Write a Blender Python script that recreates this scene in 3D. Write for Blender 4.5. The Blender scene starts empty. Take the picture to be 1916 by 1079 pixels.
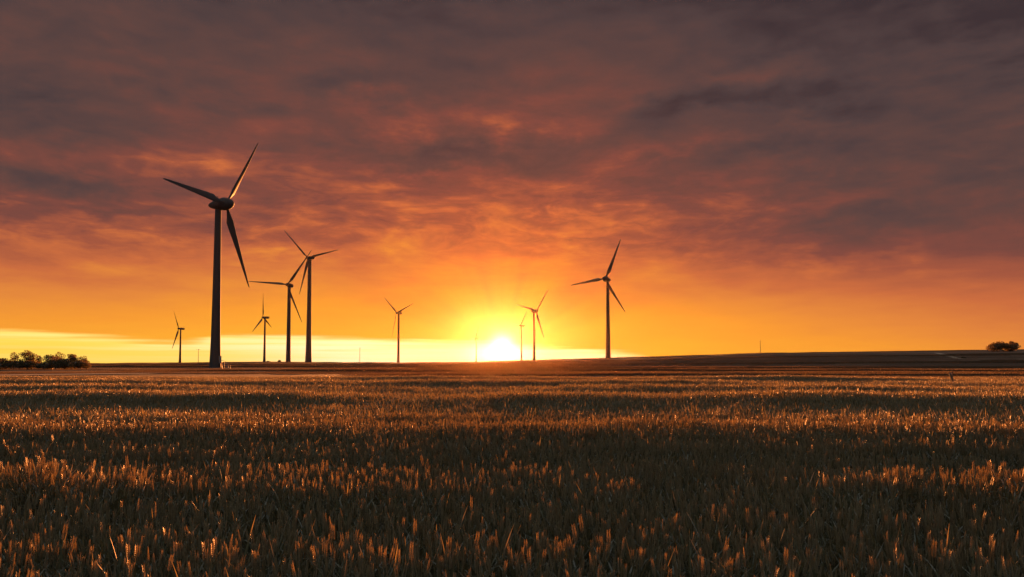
import bpy, bmesh, math, random
import numpy as np
from mathutils import Vector, Matrix, noise

random.seed(7)
R = math.radians
sc = bpy.context.scene
COL = sc.collection

# ------------------------------------------------------------------ camera
F, CX, CY, EY, CH = 1400.0, 958.0, 610.0, 680.0, 1.7       # focal length and principal point of the photograph, eye height
PITCH = math.atan2(EY - CY, F)
cam_d = bpy.data.cameras.new("camera")
cam = bpy.data.objects.new("camera", cam_d)
COL.objects.link(cam)
cam.location = (0, 0, CH)
cam.rotation_euler = (math.pi / 2 + PITCH, 0, 0)
cam_d.sensor_width = 36
cam_d.lens = F / 1916 * 36
cam_d.shift_y = (CY - 539.5) / 1916
cam_d.clip_start = 0.05
cam_d.clip_end = 20000
sc.camera = cam


def at(px, py, y):
    """world point on the sight line of a photograph pixel, y metres ahead"""
    c, s = math.cos(PITCH), math.sin(PITCH)
    v = ((px - CX) / F, (CY - py) / F)
    d = Vector((v[0], c - v[1] * s, s + v[1] * c))
    return d * (y / d.y) + Vector((0, 0, CH))


SKY = 0.21               # sky strength; the exposure makes up for it
SUN_EL, SUN_AZ = 1.3, -0.75        # degrees; azimuth from +Y towards +X

# ------------------------------------------------------------------ tagging helpers


def tag(o, label=None, cat=None, group=None, kind=None):
    if label: o["label"] = label
    if cat: o["category"] = cat
    if group: o["group"] = group
    if kind: o["kind"] = kind
    return o


def empty(name, loc, rz=0.0):
    o = bpy.data.objects.new(name, None)
    COL.objects.link(o)
    o.location = loc
    o.rotation_euler = (0, 0, rz)
    o.empty_display_size = 0.5
    return o


class MB:
    """collects vertices and faces of one mesh"""

    def __init__(self):
        self.v, self.f, self.m, self.sm = [], [], [], []

    def add(self, vs, fs, mat=0, smooth=False):
        b = len(self.v)
        self.v.extend([tuple(p) for p in vs])
        for f in fs:
            self.f.append([i + b for i in f]); self.m.append(mat); self.sm.append(smooth)

    def rings(self, rings, mat=0, smooth=True, cap=True):
        n = len(rings[0]); vs = [p for r in rings for p in r]; fs = []
        for k in range(len(rings) - 1):
            for i in range(n):
                j = (i + 1) % n
                fs.append((k * n + i, k * n + j, (k + 1) * n + j, (k + 1) * n + i))
        self.add(vs, fs, mat, smooth)
        if cap:
            self.add(rings[0], [tuple(range(n))[::-1]], mat, False)
            self.add(rings[-1], [tuple(range(n))], mat, False)

    def tube(self, pts, rad, n=8, mat=0, cap=True, smooth=True):
        pts = [Vector(p) for p in pts]; rs = []
        if not hasattr(rad, "__len__"): rad = [rad] * len(pts)
        for i, p in enumerate(pts):
            t = (pts[min(i + 1, len(pts) - 1)] - pts[max(i - 1, 0)]).normalized()
            a = t.cross(Vector((0.31, 0.95, 0.02)) if abs(t.y) < 0.9 else Vector((1, 0, 0))).normalized()
            b = t.cross(a)
            rs.append([p + (a * math.cos(2 * math.pi * k / n) + b * math.sin(2 * math.pi * k / n)) * rad[i] for k in range(n)])
        self.rings(rs, mat, smooth, cap)

    def box(self, c, s, mat=0, rot=None):
        c = Vector(c); vs = []
        for dx in (-.5, .5):
            for dy in (-.5, .5):
                for dz in (-.5, .5):
                    p = Vector((dx * s[0], dy * s[1], dz * s[2]))
                    vs.append(c + (rot @ p if rot else p))
        self.add(vs, [(0, 1, 3, 2), (4, 6, 7, 5), (0, 4, 5, 1), (2, 3, 7, 6), (0, 2, 6, 4), (1, 5, 7, 3)], mat)

    def mesh(self, name, mats):
        me = bpy.data.meshes.new(name)
        me.from_pydata(self.v, [], self.f)
        me.polygons.foreach_set("material_index", self.m)
        me.polygons.foreach_set("use_smooth", self.sm)
        for m in (mats if isinstance(mats, (list, tuple)) else [mats]): me.materials.append(m)
        me.update()
        return me

    def build(self, name, mats, parent=None):
        return link(name, self.mesh(name, mats), parent)


def link(name, me, parent=None):
    o = bpy.data.objects.new(name, me)
    COL.objects.link(o)
    if parent: o.parent = parent
    return o


# ------------------------------------------------------------------ materials
class NT:
    """small expression helper over a node tree"""

    def __init__(self, tree):
        self.t = tree; self.x = 0

    def n(self, typ, **kw):
        o = self.t.nodes.new(typ)
        self.x += 1; o.location = ((self.x % 30) * 180, -(self.x // 30) * 250)
        for k, v in kw.items(): setattr(o, k, v)
        return o

    def put(self, sock, val):
        if isinstance(val, bpy.types.NodeSocket): self.t.links.new(val, sock)
        else: sock.default_value = val

    def m(self, op, a, b=None, c=None, clamp=False):
        o = self.n("ShaderNodeMath", operation=op, use_clamp=clamp)
        for i, q in enumerate((a, b, c)):
            if q is not None: self.put(o.inputs[i], q)
        return o.outputs[0]

    def add(self, *a):
        r = a[0]
        for q in a[1:]: r = self.m("ADD", r, q)
        return r

    def mul(self, *a):
        r = a[0]
        for q in a[1:]: r = self.m("MULTIPLY", r, q)
        return r

    def sub(self, a, b): return self.m("SUBTRACT", a, b)

    def step(self, x, a, b, lo=0.0, hi=1.0):
        o = self.n("ShaderNodeMapRange", interpolation_type="SMOOTHSTEP")
        self.put(o.inputs[0], x)
        for i, q in zip((1, 2, 3, 4), (a, b, lo, hi)): self.put(o.inputs[i], q)
        return o.outputs[0]

    def gauss(self, x, c, s):
        d = self.m("DIVIDE", self.sub(x, c), s)
        return self.m("EXPONENT", self.mul(self.mul(d, d), -1.0))

    def vec(self, x, y, z):
        o = self.n("ShaderNodeCombineXYZ")
        for i, q in enumerate((x, y, z)): self.put(o.inputs[i], q)
        return o.outputs[0]

    def noise(self, v, scale, detail=4.0, rough=0.5, dist=0.0, col=False):
        o = self.n("ShaderNodeTexNoise")
        self.put(o.inputs["Vector"], v); self.put(o.inputs["Scale"], scale); self.put(o.inputs["Detail"], detail)
        self.put(o.inputs["Roughness"], rough); self.put(o.inputs["Distortion"], dist)
        return o.outputs["Color" if col else "Fac"]

    def ramp(self, x, stops):
        o = self.n("ShaderNodeValToRGB")
        self.put(o.inputs[0], x)
        cr = o.color_ramp
        while len(cr.elements) < len(stops): cr.elements.new(0.5)
        for e, (p, c) in zip(cr.elements, stops):
            e.position = p; e.color = (*c, 1)
        return o.outputs[0]

    def mix(self, f, a, b, blend="MIX"):
        o = self.n("ShaderNodeMix", data_type="RGBA", blend_type=blend)
        self.put(o.inputs[0], f)
        self.put(o.inputs[6], (*a, 1) if isinstance(a, tuple) else a)
        self.put(o.inputs[7], (*b, 1) if isinstance(b, tuple) else b)
        return o.outputs[2]


def new_mat(name):
    m = bpy.data.materials.new(name); m.use_nodes = True
    m.node_tree.nodes.clear()
    return m, NT(m.node_tree)


def out(t, shader):
    o = t.n("ShaderNodeOutputMaterial"); t.t.links.new(shader, o.inputs["Surface"])


def principled(t, col, rough=0.5, spec=0.4, normal=None, metal=0.0):
    p = t.n("ShaderNodeBsdfPrincipled")
    t.put(p.inputs["Base Color"], (*col, 1) if isinstance(col, tuple) else col)
    t.put(p.inputs["Roughness"], rough); t.put(p.inputs["Specular IOR Level"], spec); p.inputs["Metallic"].default_value = metal
    if normal is not None: t.put(p.inputs["Normal"], normal)
    return p.outputs[0]


def simple(name, col, rough=0.5, var=0.12, scale=2.0, spec=0.4, metal=0.0):
    m, t = new_mat(name)
    co = t.n("ShaderNodeTexCoord").outputs["Object"]
    f = t.noise(co, scale, 5)
    c = t.mix(f, tuple(x * (1 - var) for x in col), tuple(min(1, x * (1 + var)) for x in col))
    out(t, principled(t, c, rough, spec, metal=metal))
    return m


def leafy(name, dark, light, trans, tfac=0.45, rough=0.45, gloss=0.08):
    """thin plant matter: reflects, lets light through, and has a waxy sheen"""
    m, t = new_mat(name)
    g = t.n("ShaderNodeNewGeometry")
    oi = t.n("ShaderNodeObjectInfo")
    f = t.add(t.mul(g.outputs["Random Per Island"], 0.65), t.mul(oi.outputs["Random"], 0.35))
    c = t.mix(f, dark, light)
    d = t.n("ShaderNodeBsdfDiffuse"); t.put(d.inputs[0], c)
    tr = t.n("ShaderNodeBsdfTranslucent"); t.put(tr.inputs[0], t.mix(f, tuple(x * 0.75 for x in trans), trans))
    a = t.n("ShaderNodeMixShader"); a.inputs[0].default_value = tfac
    t.t.links.new(d.outputs[0], a.inputs[1]); t.t.links.new(tr.outputs[0], a.inputs[2])
    gl = t.n("ShaderNodeBsdfGlossy"); gl.inputs["Roughness"].default_value = rough
    gl.inputs[0].default_value = (1, 1, 1, 1)
    lw = t.n("ShaderNodeLayerWeight"); lw.inputs[0].default_value = 0.35
    b = t.n("ShaderNodeMixShader"); t.put(b.inputs[0], t.mul(lw.outputs["Fresnel"], gloss * 4))
    t.t.links.new(a.outputs[0], b.inputs[1]); t.t.links.new(gl.outputs[0], b.inputs[2])
    out(t, b.outputs[0])
    return m


M = {}
M["silhouette"] = simple("turbine_paint_silhouette", (0.042, 0.039, 0.042), 0.75, 0.08, 0.15)  # backlit silhouette shade put into the colour, far darker than real turbine paint
M["blade"] = simple("blade_gelcoat_silhouette", (0.046, 0.045, 0.049), 0.75, 0.06, 0.3)  # blades darkened in the colour too, standing in for their backlit shade
M["steel"] = simple("galvanised_steel", (0.2, 0.2, 0.2), 0.5, 0.15, 3, metal=0.4)
M["door"] = simple("door_paint", (0.22, 0.24, 0.25), 0.5, 0.1, 2)
M["wood"] = simple("weathered_wood", (0.13, 0.095, 0.07), 0.85, 0.35, 9)
M["bark"] = simple("bark", (0.09, 0.065, 0.05), 0.9, 0.35, 4)
M["stem"] = leafy("wheat_stem_and_leaf", (0.052, 0.062, 0.034), (0.145, 0.155, 0.088), (0.34, 0.26, 0.11), 0.34, 0.5, 0.02)
M["ear"] = leafy("wheat_ear", (0.12, 0.112, 0.072), (0.24, 0.22, 0.145), (0.90, 0.72, 0.40), 0.40, 0.47, 0.085)
M["crop"] = leafy("distant_crop", (0.075, 0.055, 0.036), (0.145, 0.10, 0.065), (0.20, 0.125, 0.05), 0.26, 0.6, 0.015)
M["foliage"] = leafy("foliage", (0.032, 0.032, 0.017), (0.07, 0.065, 0.032), (0.20, 0.13, 0.035), 0.32, 0.55, 0.03)

# ------------------------------------------------------------------ terrain
HX = [-900, -300, 0, 170, 337, 494, 578, 745, 900, 1000, 1140, 1200, 1422, 1700, 1900, 2200, 3000]
HH = [0.3, 0.3, 0.3, 0.6, 1.5, 3.0, 2.6, 1.3, 3.0, 6.5, 10.3, 12.2, 19.3, 23.2, 26.0, 29, 32]


def smooth(a, b, x):
    t = min(1.0, max(0.0, (x - a) / (b - a))); return t * t * (3 - 2 * t)


def ridge(x, y):
    if y <= 1: return 2.0
    px = CX + F * x / y if abs(x) < y * 1.6 else (CX + 1.6 * F * (1 if x > 0 else -1))
    return float(np.interp(px, HX, HH))


def ground_z(x, y):
    r = math.hypot(x, y)
    if y > 0:
        h = ridge(x, y)
        d = max(y, 1.0)
        near = (1.7 + h / F * 600) * smooth(255, 610, d)
        if d > 600:
            far = CH + (h - 2.5) / F * d
            k = smooth(600, 900, d)
            z = (CH + h / F * 600) * (1 - k) + far * k
        else: z = near
    else: z = 0.0
    z += undulation(x, y) * (1 - smooth(60, 140, r))
    if 60 < r < 800:
        z += 0.16 * noise.noise((x / 45, y / 22, 3.1)) * smooth(60, 140, r) * (1 - smooth(300, 520, r))
    return z


CREST = [(3.55, .05, .35, 0.0), (5.5, .17, .5, 1.3), (7.6, .05, .5, 2.6), (9.6, .15, .9, 4.0), (12.3, .06, .8, 5.0),
         (19.5, .19, 1.9, 6.1), (26, .16, 2.2, 7.7), (34, .17, 2.6, 9.4), (43, .17, 3.0, 11.1)]


def undulation(x, y):
    """gentle swells of the field, mostly running across the line of sight"""
    z = 0.035 * noise.noise((x / 6.0, y / 3.2, 0.4)) + 0.05 * noise.noise((x / 14.0, y / 9.0, 5.7))
    for c, a, w, s in CREST:
        yy = y - c - (0.09 * c) * noise.noise((x / (2.2 + .25 * c), s, 0.0)) - 0.03 * x * math.sin(s * 3.1)
        if abs(yy) < 4 * w:
            z += a * (0.75 + 0.9 * noise.noise((x / (1.5 + .2 * c), s, 7.0))) * math.exp(-(yy / w) ** 2)
    return z


TMAX = 2600.0
rad = [0.0]
r_ = 0.6
while r_ < TMAX:
    rad.append(r_); r_ *= 1.045 if r_ < 60 else 1.03
rad.append(TMAX)
az_list = []
a_ = -180.0
while a_ < 180:
    az_list.append(a_); a_ += 0.5 if -46 <= a_ < 46 else 4.0
vs = [(0, 0, ground_z(0, 0))]; fs = []
na = len(az_list)
for rr in rad[1:]:
    for a in az_list:
        x, y = rr * math.sin(R(a)), rr * math.cos(R(a))
        vs.append((x, y, ground_z(x, y)))
for j in range(na): fs.append((0, 1 + (j + 1) % na, 1 + j))
for k in range(len(rad) - 2):
    for j in range(na):
        j2 = (j + 1) % na
        fs.append((1 + k * na + j, 1 + k * na + j2, 1 + (k + 1) * na + j2, 1 + (k + 1) * na + j))
mb = MB(); mb.add(vs, fs, 0, True)

mg, t = new_mat("field_soil_and_stubble")
geo = t.n("ShaderNodeNewGeometry")
sp = t.n("ShaderNodeSeparateXYZ"); t.t.links.new(geo.outputs["Position"], sp.inputs[0])
gx, gy = sp.outputs[0], sp.outputs[1]
yy = t.add(gy, t.mul(gx, 0.06), t.mul(t.sub(t.noise(geo.outputs["Position"], 0.012, 2), 0.5), 30))
band = t.noise(t.vec(t.mul(gx, 0.004), t.mul(yy, 0.022), 0.0), 1.0, 5, 0.65)
fine = t.noise(t.vec(t.mul(gx, 0.05), t.mul(yy, 0.6), 0.0), 1.0, 5, 0.65)
stub = t.mix(t.step(band, 0.40, 0.60), (0.055, 0.040, 0.028), (0.19, 0.115, 0.075))
gcol = t.mix(t.step(fine, 0.3, 0.75), stub, t.mix(0.6, stub, (0.12, 0.08, 0.05)))
soil = t.step(t.m("SQRT", t.add(t.mul(gx, gx), t.mul(gy, gy))), 48.0, 56.0)
gcol = t.mix(soil, (0.055, 0.042, 0.028), gcol)
bp = t.n("ShaderNodeBump"); bp.inputs["Strength"].default_value = 0.7; bp.inputs["Distance"].default_value = 0.25
t.put(bp.inputs["Height"], t.noise(geo.outputs["Position"], 2.2, 5, 0.6))
out(t, principled(t, gcol, 0.9, 0.15, bp.outputs[0]))
ground = tag(mb.build("ground", mg), kind="structure")


def hit(px, py):
    """where the sight line of a photograph pixel meets the ground"""
    y = 30.0
    while y < 2000:
        p = at(px, py, y)
        if p.z <= ground_z(p.x, p.y): return p
        y *= 1.006
    return at(px, py, 560)


def ribbon(name, pts, width, mat):
    q = []
    for i in range(len(pts) - 1):
        a, b = Vector(pts[i]), Vector(pts[i + 1])
        n = max(2, int((b - a).length / 6))
        q += [a.lerp(b, k / n) for k in range(n)]
    q.append(Vector(pts[-1]))
    m = MB(); vs = []; fs = []
    for i, p in enumerate(q):
        tdir = (q[min(i + 1, len(q) - 1)] - q[max(i - 1, 0)]); tdir.z = 0; tdir.normalize()
        nrm = Vector((-tdir.y, tdir.x, 0))
        for w in (-.5, -.25, 0, .25, .5):
            ww = width * w * (1 + 0.25 * noise.noise((i * .4, w * 3, 1)))
            s = p + nrm * ww
            vs.append((s.x, s.y, ground_z(s.x, s.y) + 0.07))
    for i in range(len(q) - 1):
        for k in range(4): fs.append((i * 5 + k, i * 5 + k + 1, i * 5 + k + 6, i * 5 + k + 5))
    m.add(vs, fs, 0, True)
    return tag(m.build(name, mat), kind="structure")


mp, t = new_mat("dry_gravel_track")
co = t.n("ShaderNodeNewGeometry").outputs["Position"]
out(t, principled(t, t.mix(t.noise(co, 0.8, 6, 0.65), (0.24, 0.18, 0.12), (0.46, 0.36, 0.26)), 0.9, 0.1))
ribbon("field_track", [(-170, 99, 0), (-72, 104, 0), (-60, 119, 0), (-55, 140, 0), (-43, 172, 0), (-12, 205, 0), (60, 226, 0), (150, 232, 0)], 7.0, mp)
ribbon("service_track", [(-135, 258, 0), (-104, 262, 0), (-60, 262, 0), (-10, 250, 0), (40, 230, 0)], 4.5, mp)
p1, p2, p3 = hit(1752, 660.2), hit(1775, 666), hit(1793, 671)
ribbon("hill_track", [p1, p2, p3, hit(1830, 671.6), hit(1916, 672)], 3.2, mp)

# ------------------------------------------------------------------ wheat
rng = random.Random(11)


def leaf(m, base, yaw, ang, length, width, bend, segs, mat=0):
    """one blade leaf: a tapering strip that bends over"""
    out_ = Vector((math.cos(yaw), math.sin(yaw), 0)); side = Vector((-math.sin(yaw), math.cos(yaw), 0))
    p = Vector(base); vs = []; a = ang
    tw = rng.uniform(-.5, .5)
    for i in range(segs + 1):
        f = i / segs
        w = width * .5 * (0.55 + 1.3 * f * (1 - f) * 1.4) * (1 - f ** 3) + 0.0003
        sd = side * math.cos(tw * f) + Vector((0, 0, 1)) * math.sin(tw * f) * .6
        vs += [p - sd * w, p + sd * w]
        p = p + (out_ * math.sin(a) + Vector((0, 0, 1)) * math.cos(a)) * (length / segs)
        a += bend / segs
    m.add(vs, [(2 * i, 2 * i + 1, 2 * i + 3, 2 * i + 2) for i in range(segs)], mat)


def stalk_near(m, x, y):
    h = rng.gauss(0.80, 0.032)
    ly, la = rng.uniform(0, 6.283), abs(rng.gauss(0, 0.07))
    ax = Vector((math.cos(ly) * math.sin(la), math.sin(ly) * math.sin(la), math.cos(la)))
    base = Vector((x, y, 0)); neck = base + ax * (h - .09)
    m.tube([base, base + ax * (h * .5), neck], [.0021, .0018, .0013], 3, 0, False, False)
    # the ear: two alternating rows of pointed spikelets
    e = (ax + Vector((math.cos(ly), math.sin(ly), 0)) * rng.uniform(0, .22)).normalized()
    sa = rng.uniform(0, 3.14)
    sd = Vector((math.cos(sa), math.sin(sa), 0)); sd = (sd - e * sd.dot(e)).normalized(); fw = e.cross(sd)
    L = rng.uniform(.06, .095); n = 10; fat = rng.uniform(.8, 1.05)
    for k in range(n * 2):
        f = k / (n * 2); s = 1 if k % 2 else -1
        w = ((0.62 + .5 * math.sin(math.pi * min(1, f * .9 + .12))) * (1 - .55 * f ** 2)) * fat
        c = neck + e * (L * f) + sd * (s * .0034 * w)
        d = (e + sd * (s * .38)).normalized()
        q = sd.cross(d).normalized() if abs(sd.dot(d)) < .99 else fw
        r = d.cross(q)
        ln, wd = .0165, .0042 * w
        mid = c + d * ln * .42
        vs = [c, mid + q * wd * 1.35, mid + r * wd, mid - q * wd * 1.35, mid - r * wd, c + d * ln * rng.uniform(1.0, 1.5)]
        m.add(vs, [(0, 2, 1), (0, 3, 2), (0, 4, 3), (0, 1, 4), (5, 1, 2), (5, 2, 3), (5, 3, 4), (5, 4, 1)], 1)
    # leaves: a flag leaf below the ear and lower ones
    leaf(m, base + ax * (h - rng.uniform(.22, .36)), rng.uniform(0, 6.283), rng.uniform(.08, .6), rng.uniform(.16, .32), rng.uniform(.008, .0135),
         rng.choice([rng.uniform(0, .4), rng.uniform(.2, .9), rng.uniform(.8, 2.2)]), 5)
    for q in range(3):
        leaf(m, base + ax * (h - rng.uniform(.22, .5)), rng.uniform(0, 6.283), rng.uniform(.15, .8), rng.uniform(.16, .28), rng.uniform(.008, .013),
             rng.uniform(.2, 1.8), 4)


def stalk_mid(m, x, y):
    h = rng.gauss(0.80, 0.036)
    ly, la = rng.uniform(0, 6.283), abs(rng.gauss(0, 0.08))
    ax = Vector((math.cos(ly) * math.sin(la), math.sin(ly) * math.sin(la), math.cos(la)))
    base = Vector((x, y, 0)); neck = base + ax * (h - .09)
    m.tube([base + ax * .25, neck], [.0022, .0016], 3, 0, False, False)
    e = (ax + Vector((math.cos(ly), math.sin(ly), 0)) * rng.uniform(0, .25)).normalized(); L = rng.uniform(.07, .095)
    rs = []
    a = e.cross(Vector((math.cos(ly), math.sin(ly), .1))).normalized() if la > .001 else Vector((1, 0, 0)); b = e.cross(a)
    for f, w in ((0, .002), (.15, .0056), (.5, .006), (.8, .0038), (1.0, .0012)):
        p = neck + e * L * f; o = rng.uniform(0, 1.5)
        rs.append([p + (a * math.cos(o + 2.094 * k) + b * math.sin(o + 2.094 * k)) * w for k in range(3)])
    m.rings(rs, 1, False, False)
    leaf(m, base + ax * (h - rng.uniform(.15, .3)), rng.uniform(0, 6.283), rng.uniform(.08, .6), rng.uniform(.17, .30), rng.uniform(.011, .018), rng.uniform(0, 1.6), 3)
    if rng.random() < .95:
        leaf(m, base + ax * (h - rng.uniform(.3, .45)), rng.uniform(0, 6.283), rng.uniform(.2, .8), .24, .013, rng.uniform(.2, 1.6), 2)


def card_far(m, x, y, hh):
    """distant stalk: a thin upright blade with a small ear"""
    a = rng.uniform(0, 3.14); h = hh * rng.uniform(.78, 1.1)
    lean = Vector((rng.gauss(0, .08), rng.gauss(0, .08), 1)) * h
    sd = Vector((math.cos(a), math.sin(a), 0)); p = Vector((x, y, 0)); w = rng.uniform(.012, .028)
    m.add([p - sd * w * .6, p + sd * w * .6, p + lean * .7 + sd * w, p + lean, p + lean * .7 - sd * w], [(0, 1, 2, 3, 4)], 0)


patches = bpy.data.collections.new("wheat_patches")
NEAR_S, MID_S, FAR_S = 0.6, 1.2, 4.0
nidx = {"near": [], "mid": [], "far": []}
cnt = 0


def add_patch(kind, m, mats):
    global cnt
    o = bpy.data.objects.new("patch_%03d" % cnt, m.mesh("patch_%03d" % cnt, mats))
    patches.objects.link(o); nidx[kind].append(cnt); cnt += 1


for v in range(8):
    m = MB()
    for k in range(int(NEAR_S ** 2 * 275)):
        stalk_near(m, rng.uniform(-.5, .5) * NEAR_S * 1.06, rng.uniform(-.5, .5) * NEAR_S * 1.06)
    add_patch("near", m, [M["stem"], M["ear"]])
for v in range(6):
    m = MB()
    for k in range(int(MID_S ** 2 * 270)):
        stalk_mid(m, rng.uniform(-.5, .5) * MID_S * 1.05, rng.uniform(-.5, .5) * MID_S * 1.05)
    add_patch("mid", m, [M["stem"], M["ear"]])
for v in range(5):
    m = MB()
    for k in range(520):
        card_far(m, rng.uniform(-.5, .5) * FAR_S, rng.uniform(-.5, .5) * FAR_S, 0.8)
    add_patch("far", m, [M["crop"]])


def scatter(name, pts, kind, label, cat):
    """one object whose geometry nodes set a patch of plants on every point"""
    me = bpy.data.meshes.new(name)
    me.from_pydata([p[0] for p in pts], [], [])
    for an, typ in (("rot", "FLOAT_VECTOR"), ("scl", "FLOAT_VECTOR"), ("idx", "INT")): me.attributes.new(an, typ, "POINT")
    me.attributes["rot"].data.foreach_set("vector", np.array([p[1] for p in pts], dtype=np.float32).ravel())
    me.attributes["scl"].data.foreach_set("vector", np.array([p[2] for p in pts], dtype=np.float32).ravel())
    me.attributes["idx"].data.foreach_set("value", np.array([p[3] for p in pts], dtype=np.int32))
    o = link(name, me)
    g = bpy.data.node_groups.new(name + "_nodes", "GeometryNodeTree")
    g.interface.new_socket("Geometry", in_out="INPUT", socket_type="NodeSocketGeometry")
    g.interface.new_socket("Geometry", in_out="OUTPUT", socket_type="NodeSocketGeometry")
    gi, go = g.nodes.new("NodeGroupInput"), g.nodes.new("NodeGroupOutput")
    ip = g.nodes.new("GeometryNodeInstanceOnPoints")
    ci = g.nodes.new("GeometryNodeCollectionInfo")
    ci.inputs["Collection"].default_value = patches; ci.inputs["Separate Children"].default_value = True
    ci.inputs["Reset Children"].default_value = True

    def attr(n, dt):
        a = g.nodes.new("GeometryNodeInputNamedAttribute"); a.data_type = dt; a.inputs[0].default_value = n
        return a.outputs["Attribute"]
    er = g.nodes.new("FunctionNodeEulerToRotation")
    L = g.links.new
    L(gi.outputs[0], ip.inputs["Points"]); L(ci.outputs[0], ip.inputs["Instance"])
    ip.inputs["Pick Instance"].default_value = True
    L(attr("idx", "INT"), ip.inputs["Instance Index"])
    L(attr("rot", "FLOAT_VECTOR"), er.inputs[0]); L(er.outputs[0], ip.inputs["Rotation"])
    L(attr("scl", "FLOAT_VECTOR"), ip.inputs["Scale"])
    L(ip.outputs[0], go.inputs[0])
    md = o.modifiers.new("plants", "NODES"); md.node_group = g
    return tag(o, label, cat, kind="stuff")


pts = []


def in_view(x, y, half=45.0, ring=6.0):
    return math.hypot(x, y) < ring or (y > 0 and abs(math.degrees(math.atan2(x, y))) < half)


FIELD_END = 50.0
N = int(14 / NEAR_S) + 2
for i in range(-N, N + 1):
    for j in range(-N, N + 1):
        x, y = i * NEAR_S + rng.uniform(-.05, .05), j * NEAR_S + rng.uniform(-.05, .05)
        d = math.hypot(x, y)
        if d > 13.2 or d < 0.9 or not in_view(x, y): continue
        pts.append(((x, y, ground_z(x, y)), (rng.gauss(0, .02), rng.gauss(0, .02), rng.uniform(0, 6.28)), (1, 1, rng.gauss(1, .012)), rng.choice(nidx["near"])))
N = int(62 / MID_S)
for i in range(-N, N + 1):
    for j in range(-2, int(FIELD_END / MID_S) + 3):
        x, y = i * MID_S + rng.uniform(-.1, .1), j * MID_S + rng.uniform(-.1, .1)
        d = math.hypot(x, y)
        if d < 12.75 or y > FIELD_END + 1.5 * noise.noise((x / 9, 0, 2)) or not in_view(x, y): continue
        pts.append(((x, y, ground_z(x, y)), (rng.gauss(0, .02), rng.gauss(0, .02), rng.uniform(0, 6.28)), (1, 1, rng.gauss(1, .015)), rng.choice(nidx["mid"])))
scatter("wheat_field", pts, "stuff", "ripening wheat field with backlit ears filling the foreground", "wheat")
print("wheat patches", len(pts))


def crop_height(x, y):
    """height of what grows on the far fields, in strips that run across the view"""
    az = math.degrees(math.atan2(x, y))
    yy = y - 0.05 * x + 14 * noise.noise((x / 80, y / 60, 8))
    n = noise.noise((x / 25, y / 8, 1.3))
    h = 0.0
    if 52 < yy < 92: h = 0.16
    if 100 < yy < 122 and az > -14: h = 0.42 * smooth(-14, -4, az)
    if 122 < yy < 160: h = 0.12
    if 160 < yy < 185: h = 0.5 * smooth(-30, -18, az)
    if 188 < yy < 232: h = 0.13
    if 236 < yy < 262 and az > -12: h = 0.75 * smooth(-12, 0, az)
    if 262 < yy < 330: h = 0.10
    if 330 < yy < 352: h = 0.7
    if 352 < yy < 420: h = 0.14
    if 420 < yy < 438: h = 0.6
    if 520 < yy < 640: h = max(0.0, .42 * (.35 + noise.noise((x / 16, y / 30, 4.4))))
    return h * (1 + .25 * n)


pts = []
y = 54.0
while y < 645:
    half = y * math.tan(R(41)); st = FAR_S * (1 if y < 200 else 1.6)
    x = -half
    while x < half:
        xx, yy = x + rng.uniform(-.8, .8), y + rng.uniform(-.8, .8)
        h = crop_height(xx, yy)
        # keep clear of the tracks and of the turbine's hard standing
        if h > 0.05 and not (math.hypot(xx + 106, yy - 270) < 9):
            s = st / FAR_S
            pts.append(((xx, yy, ground_z(xx, yy)), (0, 0, rng.uniform(0, 6.28)), (s, s, h / .8), rng.choice(nidx["far"])))
        x += st
    y += st
scatter("far_crops", pts, "stuff", "low crops and grass strips on the fields beyond the wheat", "crops")
print("far patches", len(pts))

# ------------------------------------------------------------------ wind turbines


def blade_mesh(length=33.0, chord=2.5, pitch=10.0):
    """lofted aerofoil sections; root at the hub, +Z along the blade, +Y out of the front of the rotor"""
    m = MB(); rings = []
    prof = [(0, 1.0), (.0, 1.0)]
    secs = [(1.0, .95, 1.0), (2.0, .95, 1.0), (3.2, 1.25, .75), (4.8, 1.95, .42), (6.6, chord, .29), (9.5, chord * .93, .24), (13, chord * .79, .21),
            (17, chord * .65, .19), (21, chord * .52, .18), (25, chord * .41, .17), (28.5, chord * .31, .16), (31, chord * .23, .15), (32.4, chord * .14, .15), (33.0, chord * .03, .2)]
    n = 14
    for r, c, th in secs:
        tw = R(pitch + 14 * (1 - r / 33) ** 2)
        ring = []
        for k in range(n):
            a = 2 * math.pi * k / n
            cx = math.cos(a)                                   # 1 = leading edge
            sharp = 1.0 if th > .9 else (0.5 + 0.5 * cx) ** 0.55
            px = cx * c * .5 + (0 if th > .9 else -c * .18)     # quarter chord on the axis
            py = math.sin(a) * c * th * .5 * (sharp if cx < .9 else 1)
            q = Vector((px * math.cos(tw) - py * math.sin(tw), px * math.sin(tw) + py * math.cos(tw), r * length / 33))
            ring.append(q)
        rings.append(ring)
    m.rings(rings, 0, True, True)
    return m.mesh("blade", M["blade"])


BLADE = blade_mesh(33, 3.1)
BLADE_SLIM = blade_mesh(33, 2.1, 12.0)
BLADE_FEATHERED = blade_mesh(33, 2.5, 58.0)


def lathe_y(m, prof, n=20, squash=(1, 1), zoff=None):
    rs = []
    for s, r in prof:
        z0 = zoff(s) if zoff else 0
        rs.append([Vector((math.cos(2 * math.pi * k / n) * r * squash[0], s, z0 + math.sin(2 * math.pi * k / n) * r * squash[1])) for k in range(n)])
    m.rings(rs, 0, True, True)


def egg_hub_mesh():
    m = MB(); lathe_y(m, [(3.1, .25), (2.85, .85), (2.3, 1.45), (1.5, 2.0), (.6, 2.35), (-.3, 2.52), (-1.15, 2.55)], 24)
    return m.mesh("hub", M["silhouette"])


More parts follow.
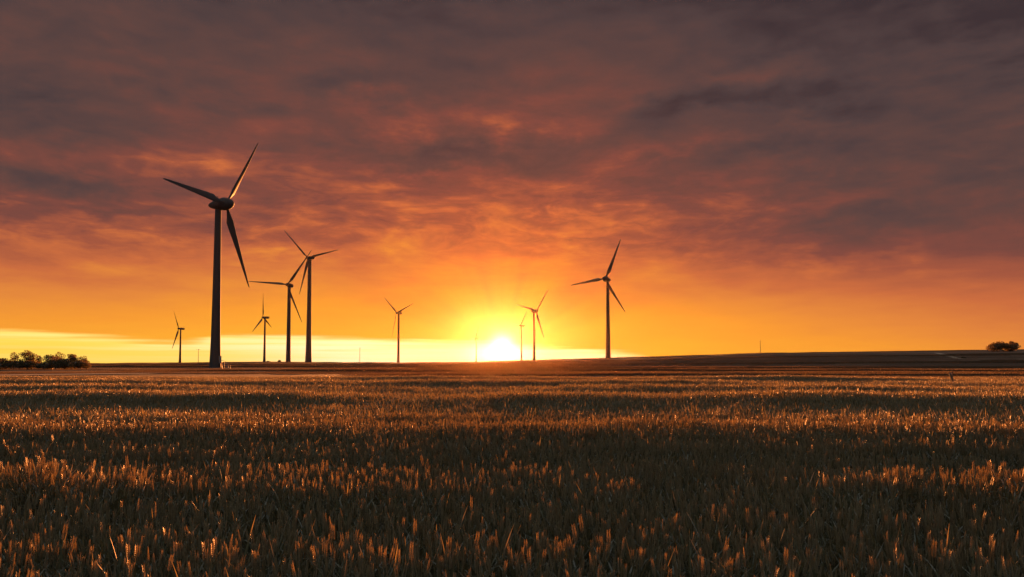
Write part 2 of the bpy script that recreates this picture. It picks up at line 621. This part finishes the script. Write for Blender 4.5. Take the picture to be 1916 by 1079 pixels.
def egg_nacelle_mesh():
    m = MB()
    lathe_y(m, [(-1.2, 2.42), (-1.35, 2.5), (-2.2, 2.42), (-3.2, 2.2), (-4.4, 1.85), (-5.5, 1.45), (-6.4, 1.0), (-7.0, .55), (-7.2, .2)], 24, (1, .97), lambda s: .06 * (s + 1.2))
    return m.mesh("nacelle", M["silhouette"])


def box_hub_mesh():
    m = MB(); lathe_y(m, [(1.7, .2), (1.5, .65), (1.0, 1.1), (.3, 1.35), (-.5, 1.4), (-1.1, 1.3)], 18)
    return m.mesh("hub", M["silhouette"])


def box_nacelle_mesh():
    m = MB(); rs = []
    for s, w, h, zo in ((-1.15, 1.05, 1.1, 0), (-1.5, 1.25, 1.3, .05), (-3.5, 1.4, 1.5, .1), (-6.5, 1.4, 1.5, .15), (-8.2, 1.3, 1.3, .25), (-8.7, 1.05, 1.0, .3)):
        ring = []
        for k in range(20):
            a = 2 * math.pi * k / 20; c, s_ = math.cos(a), math.sin(a)
            ring.append(Vector((math.copysign(abs(c) ** .45, c) * w, s, zo + math.copysign(abs(s_) ** .45, s_) * h)))
        rs.append(ring)
    m.rings(rs, 0, True, True)
    return m.mesh("nacelle", M["silhouette"])


def vane_mesh(z, y):
    m = MB(); m.tube([(0, y, z - .3), (0, y, z + 1.1)], .07, 6); m.tube([(-.45, y, z + .95), (.45, y, z + .95)], .05, 6)
    m.tube([(-.45, y, z + .95), (-.45, y, z + 1.25)], .1, 6); m.tube([(.45, y, z + .95), (.45, y, z + 1.25)], .1, 6)
    return m.mesh("wind_sensor", M["steel"])


EGG_HUB, EGG_NAC, BOX_HUB, BOX_NAC = egg_hub_mesh(), egg_nacelle_mesh(), box_hub_mesh(), box_nacelle_mesh()
VANE_EGG, VANE_BOX = vane_mesh(2.1, -3.6), vane_mesh(1.7, -7.0)


def tower_mesh(h, rb, rt, flare):
    m = MB(); rs = []; n = 32
    secs = [0, .003, .03, .08, .16, .26, .333, .3331, .5, .666, .6661, .8, .93, 1.0]
    for f in secs:
        r = rb + (rt - rb) * f ** .9 + flare * math.exp(-f * 9)
        rs.append([Vector((math.cos(2 * math.pi * k / n) * r, math.sin(2 * math.pi * k / n) * r, h * f)) for k in range(n)])
    m.rings(rs, 0, True, True)
    for f in (.333, .666):                                       # flanges between the tower sections
        r = rb + (rt - rb) * f ** .9 + flare * math.exp(-f * 9)
        a = [[Vector((math.cos(2 * math.pi * k / n) * (r + .035), math.sin(2 * math.pi * k / n) * (r + .035), h * f + dz)) for k in range(n)] for dz in (-.1, .1)]
        m.rings(a, 0, False, False)
    rp = rb + flare + .55                                         # concrete plinth
    m.rings([[Vector((math.cos(2 * math.pi * k / n) * rr, math.sin(2 * math.pi * k / n) * rr, z)) for k in range(n)] for rr, z in ((rp, -1.5), (rp, .18), (rp - .12, .25))], 0, False, True)
    return m.mesh("tower", M["silhouette"])


TURBINES = [
    # hub (x, y, z), tower foot (x), yaw, blade phase, tilt, cone, style, base radius, top radius, flare, overhang, label
    ((-104.45, 271, 60.02), 105.3, 2.5, -1.1, .5, "egg", 1.75, 1.08, .35, 3.4, "largest wind turbine, nearest the wheat, with a rounded egg shaped nacelle"),
    ((-177.74, 648, 93.55), 312.2, 19.0, 4.9, .2, "box", 2.35, 1.45, .55, 2.9, "tall dark wind turbine with a thick tower, second largest, right of the largest one"),
    ((-173.95, 577, 62.76), 189.8, 5.4, 3.4, .6, "box", 1.75, 1.25, .2, 3.4, "wind turbine with one blade level to the left and one behind its taller neighbour"),
    ((-333.53, 1000, 63.44), 276.7, 98.4, 4.5, 1.2, "box", 1.6, 1.05, .5, 3.0, "small wind turbine with one blade straight up, between the largest and its right neighbours"),
    ((-494.26, 1108, 53.57), 270.3, 9.9, 5.8, 1.6, "box", 1.7, 1.0, .5, 3.2, "small side-on wind turbine farthest left, left of the largest tower"),
    ((-148.36, 960, 66.96), 218.5, 40.3, 4.1, 1.1, "box", 1.7, 1.2, .1, 3.6, "small wind turbine with raised blades standing alone left of the sun"),
    ((27.18, 837, 60.74), 133.8, 8.7, 2.0, .8, "egg", 1.75, 1.15, .3, 3.3, "orange hazy wind turbine with rounded nacelle just right of the sun"),
    ((14.52, 1329, 69.19), 245.1, 9.4, 5.6, -1.2, "box", 1.7, 1.1, .2, 2.6, "faint pale wind turbine washed out by the sun glare, close left of the orange one"),
    ((-88.31, 1797, 62.81), 242.4, 116.8, 5.0, .1, "box", 1.6, 1.0, .2, 2.6, "smallest and faintest wind turbine, just left of the sun"),
    ((72.26, 578, 67.39), 220.5, 114.8, 2.2, .5, "egg", 1.85, 1.15, .25, 3.6, "dark wind turbine standing alone on the rise right of the sun"),
]

for k, (hub, yaw, phi, tilt, cone, style, rb, rt, flare, over, label) in enumerate(TURBINES):
    psi, T, cn = R(yaw), R(tilt), R(cone)
    hb = Vector(hub)
    n = Vector((math.sin(psi) * math.cos(T), math.cos(psi) * math.cos(T), math.sin(T)))
    hz = Vector((math.cos(psi), -math.sin(psi), 0)); v = hz.cross(n)
    foot = Vector((hub[0] - math.sin(psi) * over, hub[1] - math.cos(psi) * over, 0))
    foot.z = ground_z(foot.x, foot.y)
    root = empty("wind_turbine", foot)
    tag(root, label, "wind turbine", "wind turbines on the fields")
    top = hb.z - (1.9 if style == "egg" else 1.2)
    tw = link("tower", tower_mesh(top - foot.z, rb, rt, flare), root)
    if k == 0:
        a = R(12)                                                # door side: to the right and a little towards the camera
        rot = Matrix.Rotation(-a, 3, "Z"); r0 = rb + flare

        def P(x, y_, z): return rot @ Vector((x, y_, z))
        d = MB()
        for z0, z1, w, dp in ((1.9, 4.3, 1.1, .34), ):
            d.box(P(r0 - .12, 0, (z0 + z1) / 2), (dp, w, z1 - z0), 0, rot); d.box(P(r0 - .08, 0, z1 + .06), (dp + .25, w + .25, .12), 0, rot)
        dd = d.build("door", M["door"], tw)
        s = MB()
        s.box(P(r0 + .62, 0, 1.82), (1.3, 1.5, .08), 0, rot)
        for i in range(9): s.box(P(r0 + 1.35 + i * .26, 0, 1.64 - i * .2), (.3, 1.0, .05), 0, rot)
        for sy in (-.55, .55):
            s.tube([P(r0 + 1.2, sy, 1.78), P(r0 + 3.7, sy, -.05)], .06, 6)
            s.tube([P(r0 + 1.2, sy, 0), P(r0 + 1.2, sy, 1.8)], .06, 6)
        st = s.build("staircase", M["steel"], tw)
        q = MB()
        for sy in (-.6, .6):
            q.tube([P(r0 + .1, sy, 2.85), P(r0 + 1.2, sy, 2.85), P(r0 + 3.7, sy, 1.0)], .035, 6)
            for xx in (.1, 1.2): q.tube([P(r0 + xx, sy, 1.8), P(r0 + xx, sy, 2.85)], .035, 6)
            q.tube([P(r0 + 3.65, sy, 0), P(r0 + 3.65, sy, 1.0)], .035, 6)
        q.build("railing", M["steel"], st)
    # nacelle, hub and blades share the rotor's axes: local Y is the rotor axis
    rotm = Matrix((hz, n, v)).transposed().to_4x4()
    base = Matrix.Translation(hb - foot) @ rotm

    def setm(o, mat):
        o.parent = root; o.matrix_parent_inverse = Matrix.Identity(4); o.matrix_basis = mat
        return o
    if style == "box":      # the tower meets the nacelle under its front third
        pass
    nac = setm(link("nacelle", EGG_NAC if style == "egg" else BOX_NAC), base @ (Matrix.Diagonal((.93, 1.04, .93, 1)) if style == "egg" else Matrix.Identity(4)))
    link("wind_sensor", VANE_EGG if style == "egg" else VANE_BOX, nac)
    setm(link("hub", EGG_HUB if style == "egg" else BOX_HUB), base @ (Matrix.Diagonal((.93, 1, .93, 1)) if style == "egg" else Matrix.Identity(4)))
    for q in range(3):
        a = R(phi) + q * 2 * math.pi / 3
        rdir = (hz * math.cos(a) + v * math.sin(a)) * math.cos(cn) + n * math.sin(cn)
        nn = (n - rdir * n.dot(rdir)).normalized(); td = nn.cross(rdir)
        bm_ = Matrix((td, nn, rdir)).transposed().to_4x4()
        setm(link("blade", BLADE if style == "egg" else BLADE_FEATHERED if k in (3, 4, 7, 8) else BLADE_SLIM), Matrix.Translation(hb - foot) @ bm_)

# ------------------------------------------------------------------ trees and bushes


def crown_mesh(rnd, blobs, nleaf, size, name="crown"):
    """leaf sprays spread through a set of uneven clumps"""
    m = MB(); vol = [b[3] * b[4] for b in blobs]; tot = sum(vol)
    for (cx_, cy_, cz_, rx, rz), w in zip(blobs, vol):
        for _ in range(max(6, int(nleaf * w / tot))):
            while True:
                q = Vector((rnd.uniform(-1, 1), rnd.uniform(-1, 1), rnd.uniform(-1, 1)))
                if 0.05 < q.length < 1 and rnd.random() < q.length ** 1.1 + .15: break
            p = Vector((cx_ + q.x * rx, cy_ + q.y * rx, cz_ + q.z * rz))
            s = size * rnd.uniform(.5, 1.3)
            u = Vector((rnd.gauss(0, 1), rnd.gauss(0, 1), rnd.gauss(0, 1))).normalized()
            w_ = u.cross(Vector((rnd.gauss(0, 1), rnd.gauss(0, 1), rnd.gauss(0, 1)))).normalized()
            m.add([p - u * s, p + w_ * s * .45, p + u * s, p - w_ * s * .45], [(0, 1, 2, 3)])
    return m.mesh(name, M["foliage"])


def tree(name, base, height, hw, seed, label, cat, group, shape="round", nleaf=1500, leaf_size=.16):
    rnd = random.Random(seed)
    root = empty(name, base)
    tag(root, label, cat, group)
    m = MB()
    forks = []
    th = height * (.3 if shape != "bush" else .12)
    lean = Vector((rnd.uniform(-.12, .12) * height, rnd.uniform(-.1, .1) * height, th))
    m.tube([(0, 0, -.3), lean * .5, lean], [height * .028, height * .022, height * .018], 7)
    blobs = []
    if shape == "wisp": nb = 7
    elif shape == "bush": nb = 14
    else: nb = 20
    for i in range(nb):
        f = (i + .5) / nb
        if shape == "wisp":
            c = Vector((rnd.uniform(-.5, .5) * hw, rnd.uniform(-.5, .5) * hw, height * (.25 + .66 * f))); r = hw * rnd.uniform(.35, .6) * (1.25 - .5 * abs(f - .8))
            rz = r * 1.1
        elif shape == "bush":
            a = rnd.uniform(0, 6.283); q = rnd.uniform(.1, .75)
            c = Vector((math.cos(a) * q * hw, math.sin(a) * q * hw, height * (.18 + .52 * (1 - q) * rnd.uniform(.6, 1.1)))); r = hw * rnd.uniform(.3, .45); rz = height * rnd.uniform(.2, .3)
        else:
            a = rnd.uniform(0, 6.283); q = rnd.uniform(.15, .78) * math.sqrt(max(0.1, 1 - (2 * f - 1.0) ** 2 * .75))
            c = Vector((math.cos(a) * q * hw, math.sin(a) * q * hw, height * (.12 + .78 * f))); r = hw * rnd.uniform(.26, .44); rz = height * rnd.uniform(.1, .17)
        blobs.append((c.x, c.y, c.z, r, rz))
        s0 = lean * rnd.uniform(.6, 1.0)
        m.tube([s0, s0.lerp(c, .55) + Vector((rnd.uniform(-.1, .1), rnd.uniform(-.1, .1), .1)) * height * .15, c], [height * .012, height * .008, height * .003], 5)
    m.build("trunk", M["bark"], root)
    link("crown", crown_mesh(rnd, blobs, nleaf, leaf_size), root)
    return root


DT = 205.0
SC = DT / F
# photograph column, crown top row, half width in pixels, depth offset, shape, label
TREES = [
    (2, 670, 15, 0, "round", "low round tree at the left edge of the shrub row"),
    (27, 661, 6.5, 4, "wisp", "thin tree with a small tuft on top near the left edge"),
    (53, 655.5, 13, 0, "round", "tallest tree with a ragged crown in the left shrub row"),
    (74, 666.5, 5.5, 5, "wisp", "small wispy tree beside the gap in the left shrub row"),
    (97, 663.5, 12.5, 0, "round", "broad rounded tree just right of the gap in the shrub row"),
    (112.5, 661.5, 7, 6, "wisp", "slender see-through tree in the middle of the right clump"),
    (133, 661.5, 12, 0, "round", "dense broad tree in the right half of the shrub row"),
    (152.5, 667.5, 7, 3, "wisp", "loose leaning tree near the right end of the shrub row"),
    (163, 673, 5, 1, "wisp", "smallest sapling closing the right end of the shrub row"),
]
for i, (px, top, hw, dy, shp, lab) in enumerate(TREES):
    x = (px - CX) * (DT + dy) / F; z = ground_z(x, DT + dy)
    h = at(px, top, DT + dy).z - z
    tree("tree", (x, DT + dy, z), h, hw * 1.5 * (DT + dy) / F, 40 + i, lab, "tree", "trees in the shrub row at the left", shp, 3000 if shp == "round" else 900, .18)
BUSHES = [
    (12, 673, 17, "low bush under the left edge of the shrub row"),
    (38, 672, 16, "low bush between the tufted thin tree and the tallest tree"),
    (62, 671, 15, "low bush at the foot of the tallest tree"),
    (82, 682, 11, "lowest bush filling the gap in the shrub row"),
    (103, 669, 15, "low bush under the broad rounded tree"),
    (122, 669, 15, "low bush under the dense broad tree"),
    (147, 672, 14, "low bush under the right end of the shrub row"),
]
for i, (px, top, hw, lab) in enumerate(BUSHES):
    y = DT - 4 + (i % 3); x = (px - CX) * y / F; z = ground_z(x, y)
    tree("bush", (x, y, z), at(px, top - 5, y).z - z, hw * 1.45 * y / F, 80 + i, lab, "bush", "bushes under the shrub row", "bush", 2300, .2)
for i, (px, top, hw, d, lab) in enumerate([(1877, 634, 30, 500, "broad domed bush on the skyline at the far right"),
                                           (1896, 638, 14, 503, "small round bush joined to the right side of the domed bush")]):
    x = (px - CX) * d / F; z = ground_z(x, d) - .3
    tree("bush", (x, d, z), at(px, top, d).z - z, hw * d / F, 120 + i, lab, "bush", "bushes on the right skyline", "bush" if i == 0 else "round", 7000 if i == 0 else 3000, .4)
for i, (px, top, hw, d, lab) in enumerate([(502, 674.2, 4, 590, "tiny low bush on the skyline beside the small upright turbine"),
                                           (524, 671.8, 4.2, 590, "tiny bush on the skyline left of the turbine with a level blade"),
                                           (1802, 666.5, 4, 380, "tiny dark bush beside the hill track")]):
    p = hit(px, 670) if px > 1700 else None
    if p is not None: d = p.y
    x = (px - CX) * d / F; z = ground_z(x, d) - .2
    tree("bush", (x, d, z), max(1.0, at(px, top, d).z - z), hw * d / F, 140 + i, lab, "bush", "tiny bushes on the far fields", "bush", 420, .3)

# ------------------------------------------------------------------ poles and posts
for px, top, d, arm, lab, nm in [(371.5, 653, 585, 1.5, "distant utility pole with a crossarm just left of the largest tower", "utility_pole"),
                                 (673.5, 650, 590, 0.5, "thin distant mast left of the turbine that stands alone", "mast"),
                                 (1422.5, 637, 560, 0.7, "thin dark mast on the ridge in the right half", "mast")]:
    x = (px - CX) * d / F; z = ground_z(x, d); h = at(px, top, d).z - z
    root = empty(nm, (x, d, z)); tag(root, lab, "pole" if nm == "utility_pole" else "mast", "thin poles along the ridge")
    m = MB(); m.tube([(0, 0, -.5), (0, 0, h * .5), (0, 0, h)], [.2, .17, .13], 10); m.build("shaft", M["wood"], root)
    m = MB(); m.box((0, 0, h - .35), (arm * 2, .16, .18)); m.build("crossarm", M["wood"], root)
    for sx in (-1, 1):
        m = MB(); m.tube([(sx * arm * .85, 0, h - .26), (sx * arm * .85, 0, h + .05)], [.07, .1], 8); m.build("insulator", M["door"], root)

d = 34.0
b = at(1785, 719, d); tp = at(1777.3, 697.5, d - .1)
gz = ground_z(b.x, d)
dirv = (tp - b); foot = b - dirv * ((b.z - gz + .25) / dirv.z)
root = empty("fence_post", (foot.x, foot.y, gz)); tag(root, "dark leaning wooden post rising out of the wheat at the right", "post")
o = Vector((foot.x, foot.y, gz))
m = MB(); q0, q1 = foot - o, tp - o
m.tube([q0, q0.lerp(q1, .5), q1.lerp(q0, .02), q1], [.052, .05, .047, .036], 9); m.build("shaft", M["wood"], root)
m = MB(); m.tube([q1 - dirv.normalized() * .07, q1 - dirv.normalized() * .03], [.056, .056], 9); m.build("wire_band", M["steel"], root)
b2, t2 = at(1782.5, 716, d + .6), at(1781.3, 690.5, d + .6)
root = empty("stake", (b2.x, b2.y, ground_z(b2.x, b2.y))); tag(root, "thin upright stick standing just behind the leaning post", "stake")
o = Vector(root.location)
m = MB(); m.tube([Vector((b2.x, b2.y, o.z - .2)) - o, b2 - o, t2 - o], [.02, .018, .012], 6); m.build("stick", M["wood"], root)
m = MB(); m.tube([t2 - o + Vector((-.03, 0, -.17)), t2 - o + Vector((.035, 0, -.15))], [.014, .014], 6); m.build("twig", M["wood"], root)

# ------------------------------------------------------------------ haze
HZ = 0.0000046
m = MB(); m.box((0, 0, 60), (5600, 5600, 170))
hz_m, t = new_mat("haze_air")
pv = t.n("ShaderNodeVolumePrincipled")
pv.inputs["Color"].default_value = (0.95, 0.56, 0.33, 1)
pv.inputs["Density"].default_value = HZ
pv.inputs["Anisotropy"].default_value = 0.93
o_ = t.n("ShaderNodeOutputMaterial"); t.t.links.new(pv.outputs[0], o_.inputs["Volume"])
hz_m.cycles.volume_sampling = "DISTANCE"
haze = tag(m.build("haze", hz_m), kind="stuff")

# ------------------------------------------------------------------ sun
sd = bpy.data.lights.new("sun", "SUN")
sd.energy = 5.0; sd.angle = R(0.53); sd.color = (1.0, 0.30, 0.07)
so = bpy.data.objects.new("sun", sd); COL.objects.link(so)
to_sun = Vector((math.sin(R(SUN_AZ)) * math.cos(R(SUN_EL)), math.cos(R(SUN_AZ)) * math.cos(R(SUN_EL)), math.sin(R(SUN_EL))))
so.rotation_euler = to_sun.to_track_quat("Z", "Y").to_euler()
so.location = (0, 0, 50)

# ------------------------------------------------------------------ sky (world)


def lin(r, g, b_):
    f = lambda c: (c / 255 / 12.92) if c <= 10 else ((c / 255 + .055) / 1.055) ** 2.4
    return (f(r), f(g), f(b_))


w = bpy.data.worlds.new("World"); sc.world = w; w.use_nodes = True
w.node_tree.nodes.clear()
t = NT(w.node_tree)
dirn = t.n("ShaderNodeTexCoord").outputs["Generated"]
s_ = t.n("ShaderNodeSeparateXYZ"); t.t.links.new(dirn, s_.inputs[0])
dx, dy, dz = s_.outputs
el = t.mul(t.m("ARCSINE", dz), 57.2958)
az = t.mul(t.m("ARCTAN2", dx, dy), 57.2958)
# cloud deck seen in perspective
dn = t.add(t.m("MAXIMUM", dz, 0.0), 0.10)
cp = t.vec(t.m("DIVIDE", dx, dn), t.m("DIVIDE", dy, dn), 0.0)
wv = t.noise(cp, 0.9, 3, 0.5, col=True)
va = t.n("ShaderNodeVectorMath", operation="MULTIPLY_ADD"); t.t.links.new(wv, va.inputs[0]); va.inputs[1].default_value = (.7, .7, 0); t.t.links.new(cp, va.inputs[2])
cpw = va.outputs[0]
n1 = t.noise(cpw, 0.75, 6, 0.52)
n2 = t.noise(t.vec(t.mul(az, .075), t.mul(el, .34), 4.0), 1.0, 7, 0.6, 0.5)
n3 = t.noise(cpw, 2.4, 7, 0.62)
# hand placed masses of the deck, warped so that their rims are ragged
wz = t.noise(t.vec(t.mul(az, .09), t.mul(el, .18), 9.0), 1.0, 5, 0.62)
wz2 = t.noise(t.vec(t.mul(az, .07), t.mul(el, .16), 2.0), 1.0, 5, 0.62)
azw = t.add(az, t.mul(t.sub(wz2, .5), 14.0)); elw = t.add(el, t.mul(t.sub(wz, .5), 9.0))


def A(px): return math.degrees(math.atan2(px - CX, F))
def E(py): return math.degrees(math.atan2(EY - py, F))


blob = None
for px, py, sx, sy, amp in [(1230, 200, 150, 34, 9), (880, 290, 200, 26, 11), (1060, 250, 150, 22, 6), (130, 270, 240, 55, 5), (150, 390, 190, 20, 6), (1400, 300, 260, 35, 4),
                            (1620, 440, 220, 22, 4), (700, 165, 150, 30, 4), (860, 110, 110, 25, 3), (1500, 215, 200, 26, 4), (420, 230, 120, 18, 3),
                            (720, 215, 200, 28, -3.5), (230, 340, 260, 17, -1), (940, 190, 420, 90, -2.2), (640, 330, 280, 20, -1), (600, 70, 120, 60, -2), (1090, 195, 60, 22, -3), (1460, 150, 90, 22, -4),
                            (930, 215, 80, 30, -2.5), (1280, 290, 180, 14, -4), (1250, 390, 260, 30, -2), (1600, 500, 260, 14, -3), (960, 400, 200, 50, -1.5), (1620, 110, 80, 20, -2)]:
    g = t.mul(t.gauss(azw, A(px), abs(A(px + sx) - A(px - sx)) * .5), t.gauss(elw, E(py), abs(E(py - sy) - E(py + sy)) * .5), amp)
    blob = g if blob is None else t.add(blob, g)
wq = t.step(el, 3.0, 12.0)
n4 = t.noise(t.vec(t.add(t.mul(az, .30), t.mul(wz, 1.2)), t.add(t.mul(el, .95), t.mul(wz2, 1.6)), 1.5), 1.0, 5, 0.55)
rip = t.mul(t.step(el, 5.0, 9.5), t.sub(1.0, t.mul(t.step(el, 17.0, 24.0), .2)))
n5 = t.noise(cpw, 5.5, 6, 0.6, 0.8)
texv = t.add(t.mul(t.sub(n1, .5), 14.0), t.mul(t.sub(n2, .5), 13.0), t.mul(t.sub(n3, .5), 12.0), t.mul(t.sub(n4, .5), 12.0, rip), t.mul(t.sub(n5, .5), 11.0, rip), 3.0)
te = t.add(el, t.mul(t.m("MAXIMUM", t.mul(az, -1.0), 0.0), 0.09), t.mul(t.m("MAXIMUM", t.sub(az, 2.0), 0.0), 0.31, t.step(el, 2.0, 10.0, .66, 1.0)),
           t.mul(texv, t.add(0.13, t.mul(wq, .87))), t.mul(blob, t.add(0.3, t.mul(wq, .9))))
te = t.add(te, t.mul(t.step(el, 17.0, 28.0), 1.0))
# beams fanning up from the sun through the broken deck
sax, sel = t.sub(az, SUN_AZ), t.sub(el, SUN_EL - .3)
pol = t.m("ARCTAN2", sax, sel)
rr_ = t.m("SQRT", t.add(t.mul(sax, sax), t.mul(sel, sel)))
beam = t.sub(t.noise(t.vec(t.mul(pol, 2.6), 3.3, 0.0), 1.0, 2, .5), .5)
te = t.sub(te, t.mul(beam, 15.0, t.m("EXPONENT", t.mul(rr_, -.11)), t.step(rr_, 1.0, 4.0)))
away = t.step(t.m("ABSOLUTE", az), 45.0, 100.0)
te = t.add(te, t.mul(away, 14.0))
stops = [(0, (255, 190, 62)), (3, (254, 178, 50)), (6, (245, 156, 52)), (8.5, (226, 135, 61)), (11, (203, 110, 64)), (14, (164, 88, 64)), (17.5, (127, 74, 64)),
         (21, (110, 71, 64)), (25, (95, 69, 65)), (30, (80, 64, 64)), (36, (62, 50, 53))]
colr = t.ramp(t.m("DIVIDE", te, 36.0), [(p / 36, lin(*c)) for p, c in stops])
# unseen sky overhead and behind the camera: grey fill light, added near the end
# clear strip under the cloud deck: the open sky shows through
sky = t.n("ShaderNodeTexSky", sky_type="NISHITA"); sky.sun_disc = False
sky.sun_elevation = R(SUN_EL); sky.sun_rotation = R(SUN_AZ); sky.air_density = 1.2; sky.dust_density = 2.0
nis = t.mix(1.0, sky.outputs[0], (0.10, 0.10, 0.10), "MULTIPLY")
edge = t.n("ShaderNodeFloatCurve")
cv = edge.mapping.curves[0]
pxs = [(-45, 2.55), (A(0), 2.5), (A(170), 2.1), (A(330), 1.75), (A(430), 2.3), (A(745), 2.2), (A(890), 1.95), (A(1000), 1.75), (A(1110), 1.35), (A(1200), .95), (A(1235), .7), (A(1300), .78), (A(1700), .98), (45, .9)]
pp = [((a + 50) / 100, e / 4) for a, e in pxs]
while len(cv.points) < len(pp): cv.points.new(.5, .5)
for q, (x, y) in zip(cv.points, pp): q.location = (x, y)
edge.mapping.update()
t.put(edge.inputs["Value"], t.m("DIVIDE", t.add(az, 50.0), 100.0, clamp=True))
wob = t.mul(t.sub(t.noise(t.vec(t.mul(az, .12), t.mul(el, .9), 3.0), 1.0, 4, .55), .5), 0.8)
ed = t.add(t.mul(edge.outputs[0], 4.0), wob, -0.38)
gap = t.m("SUBTRACT", 1.0, t.step(t.add(t.sub(el, ed), t.mul(t.sub(t.noise(t.vec(t.mul(az, .05), t.mul(el, 3.0), 6.0), 1.0, 5, .6), .5), 1.1)), -0.30, 0.26))
gap = t.mul(gap, t.add(1.0, t.mul(t.step(az, 4.5, 12.5), -0.62), t.mul(t.step(az, 14.0, 30.0), -.15)), t.m("SUBTRACT", 1.0, away))
streak = t.noise(t.vec(t.mul(az, .045), t.mul(el, 2.2), 7.0), 1.0, 4, .55)
toward = t.m("EXPONENT", t.mul(t.m("ABSOLUTE", t.sub(az, SUN_AZ - 2)), -0.055))
lo = t.mix(t.step(streak, .35, .65), lin(253, 212, 84), lin(255, 228, 132))
hi_ = t.mix(t.step(streak, .3, .7), lin(253, 232, 165), lin(253, 238, 198))
gcol = t.mix(t.step(toward, .15, .62), lo, hi_)
low_cut = t.step(el, .1, 1.3)
gcol = t.mix(t.mul(t.sub(1.0, low_cut), t.sub(1.0, t.step(toward, .3, .6)), .7), gcol, lin(253, 210, 82))
veil = t.mul(t.step(t.noise(t.vec(t.mul(az, .06), t.mul(el, 2.6), 11.0), 1.0, 4, .55), .50, .68), t.step(el, .45, 1.0), .55)
gcol = t.mix(t.mul(veil, t.sub(1.0, t.mul(t.step(toward, .35, .8), .6))), gcol, lin(253, 196, 66))
gcol = t.mix(1.0, gcol, nis, "ADD")
colr = t.mix(gap, colr, gcol)
# the sun itself, low in the gap, and the bright air round it
sv = t.n("ShaderNodeVectorMath", operation="DOT_PRODUCT"); t.t.links.new(dirn, sv.inputs[0]); sv.inputs[1].default_value = to_sun
ang = t.mul(t.m("ARCCOSINE", t.m("MINIMUM", sv.outputs["Value"], 1.0)), 57.2958)
core = t.gauss(ang, 0.0, 0.70)
cream = t.gauss(ang, 0.0, 1.8)
flat_ = t.mul(gap, t.gauss(az, SUN_AZ - .1, 2.0), t.gauss(el, 0.75, 0.75))
mid_ = t.m("EXPONENT", t.mul(ang, -0.55))
wide = t.m("EXPONENT", t.mul(ang, -0.17))
colr = t.mix(t.mul(t.m("EXPONENT", t.mul(ang, -0.2)), 0.92, t.sub(1.0, t.mul(gap, .6))), colr, (.30, .05, .004))
glow = t.mix(1.0, t.mix(1.0, t.mix(core, (0, 0, 0), (2.2, 1.8, 1.4)), t.mix(mid_, (0, 0, 0), (.16, .02, .015)), "ADD"), t.mix(wide, (0, 0, 0), (.03, .006, .0)), "ADD")
colr = t.mix(1.0, colr, glow, "ADD")
colr = t.mix(1.0, colr, t.mix(cream, (0, 0, 0), (.30, .17, .11)), "ADD")
colr = t.mix(1.0, colr, t.mix(flat_, (0, 0, 0), (.9, .75, .62)), "ADD")
behind = t.step(dy, 0.35, -0.35)
over = t.m("MAXIMUM", behind, t.step(dz, 0.55, 0.9))
grey = t.mix(n1, (0.26, 0.27, 0.285), (0.46, 0.465, 0.475))  # bright sky out of view, added as fill for the shaded wheat
colr = t.mix(over, colr, t.mix(t.step(dz, 0.0, 0.75, 0.72, 0.0), grey, (0.03, 0.028, 0.03)))
bg = t.n("ShaderNodeBackground"); t.t.links.new(colr, bg.inputs[0]); bg.inputs[1].default_value = SKY
wo = t.n("ShaderNodeOutputWorld"); t.t.links.new(bg.outputs[0], wo.inputs["Surface"])
w.cycles.sampling_method = "MANUAL"; w.cycles.sample_map_resolution = 1024

# ------------------------------------------------------------------ render settings
sc.view_settings.view_transform = "Standard"; sc.view_settings.look = "None"
sc.view_settings.exposure = -math.log2(SKY); sc.view_settings.gamma = 1.0
sc.cycles.max_bounces = 8; sc.cycles.diffuse_bounces = 3; sc.cycles.transmission_bounces = 5; sc.cycles.glossy_bounces = 2
sc.cycles.volume_bounces = 0
sc.cycles.use_denoising = True
sc.cycles.use_adaptive_sampling = False
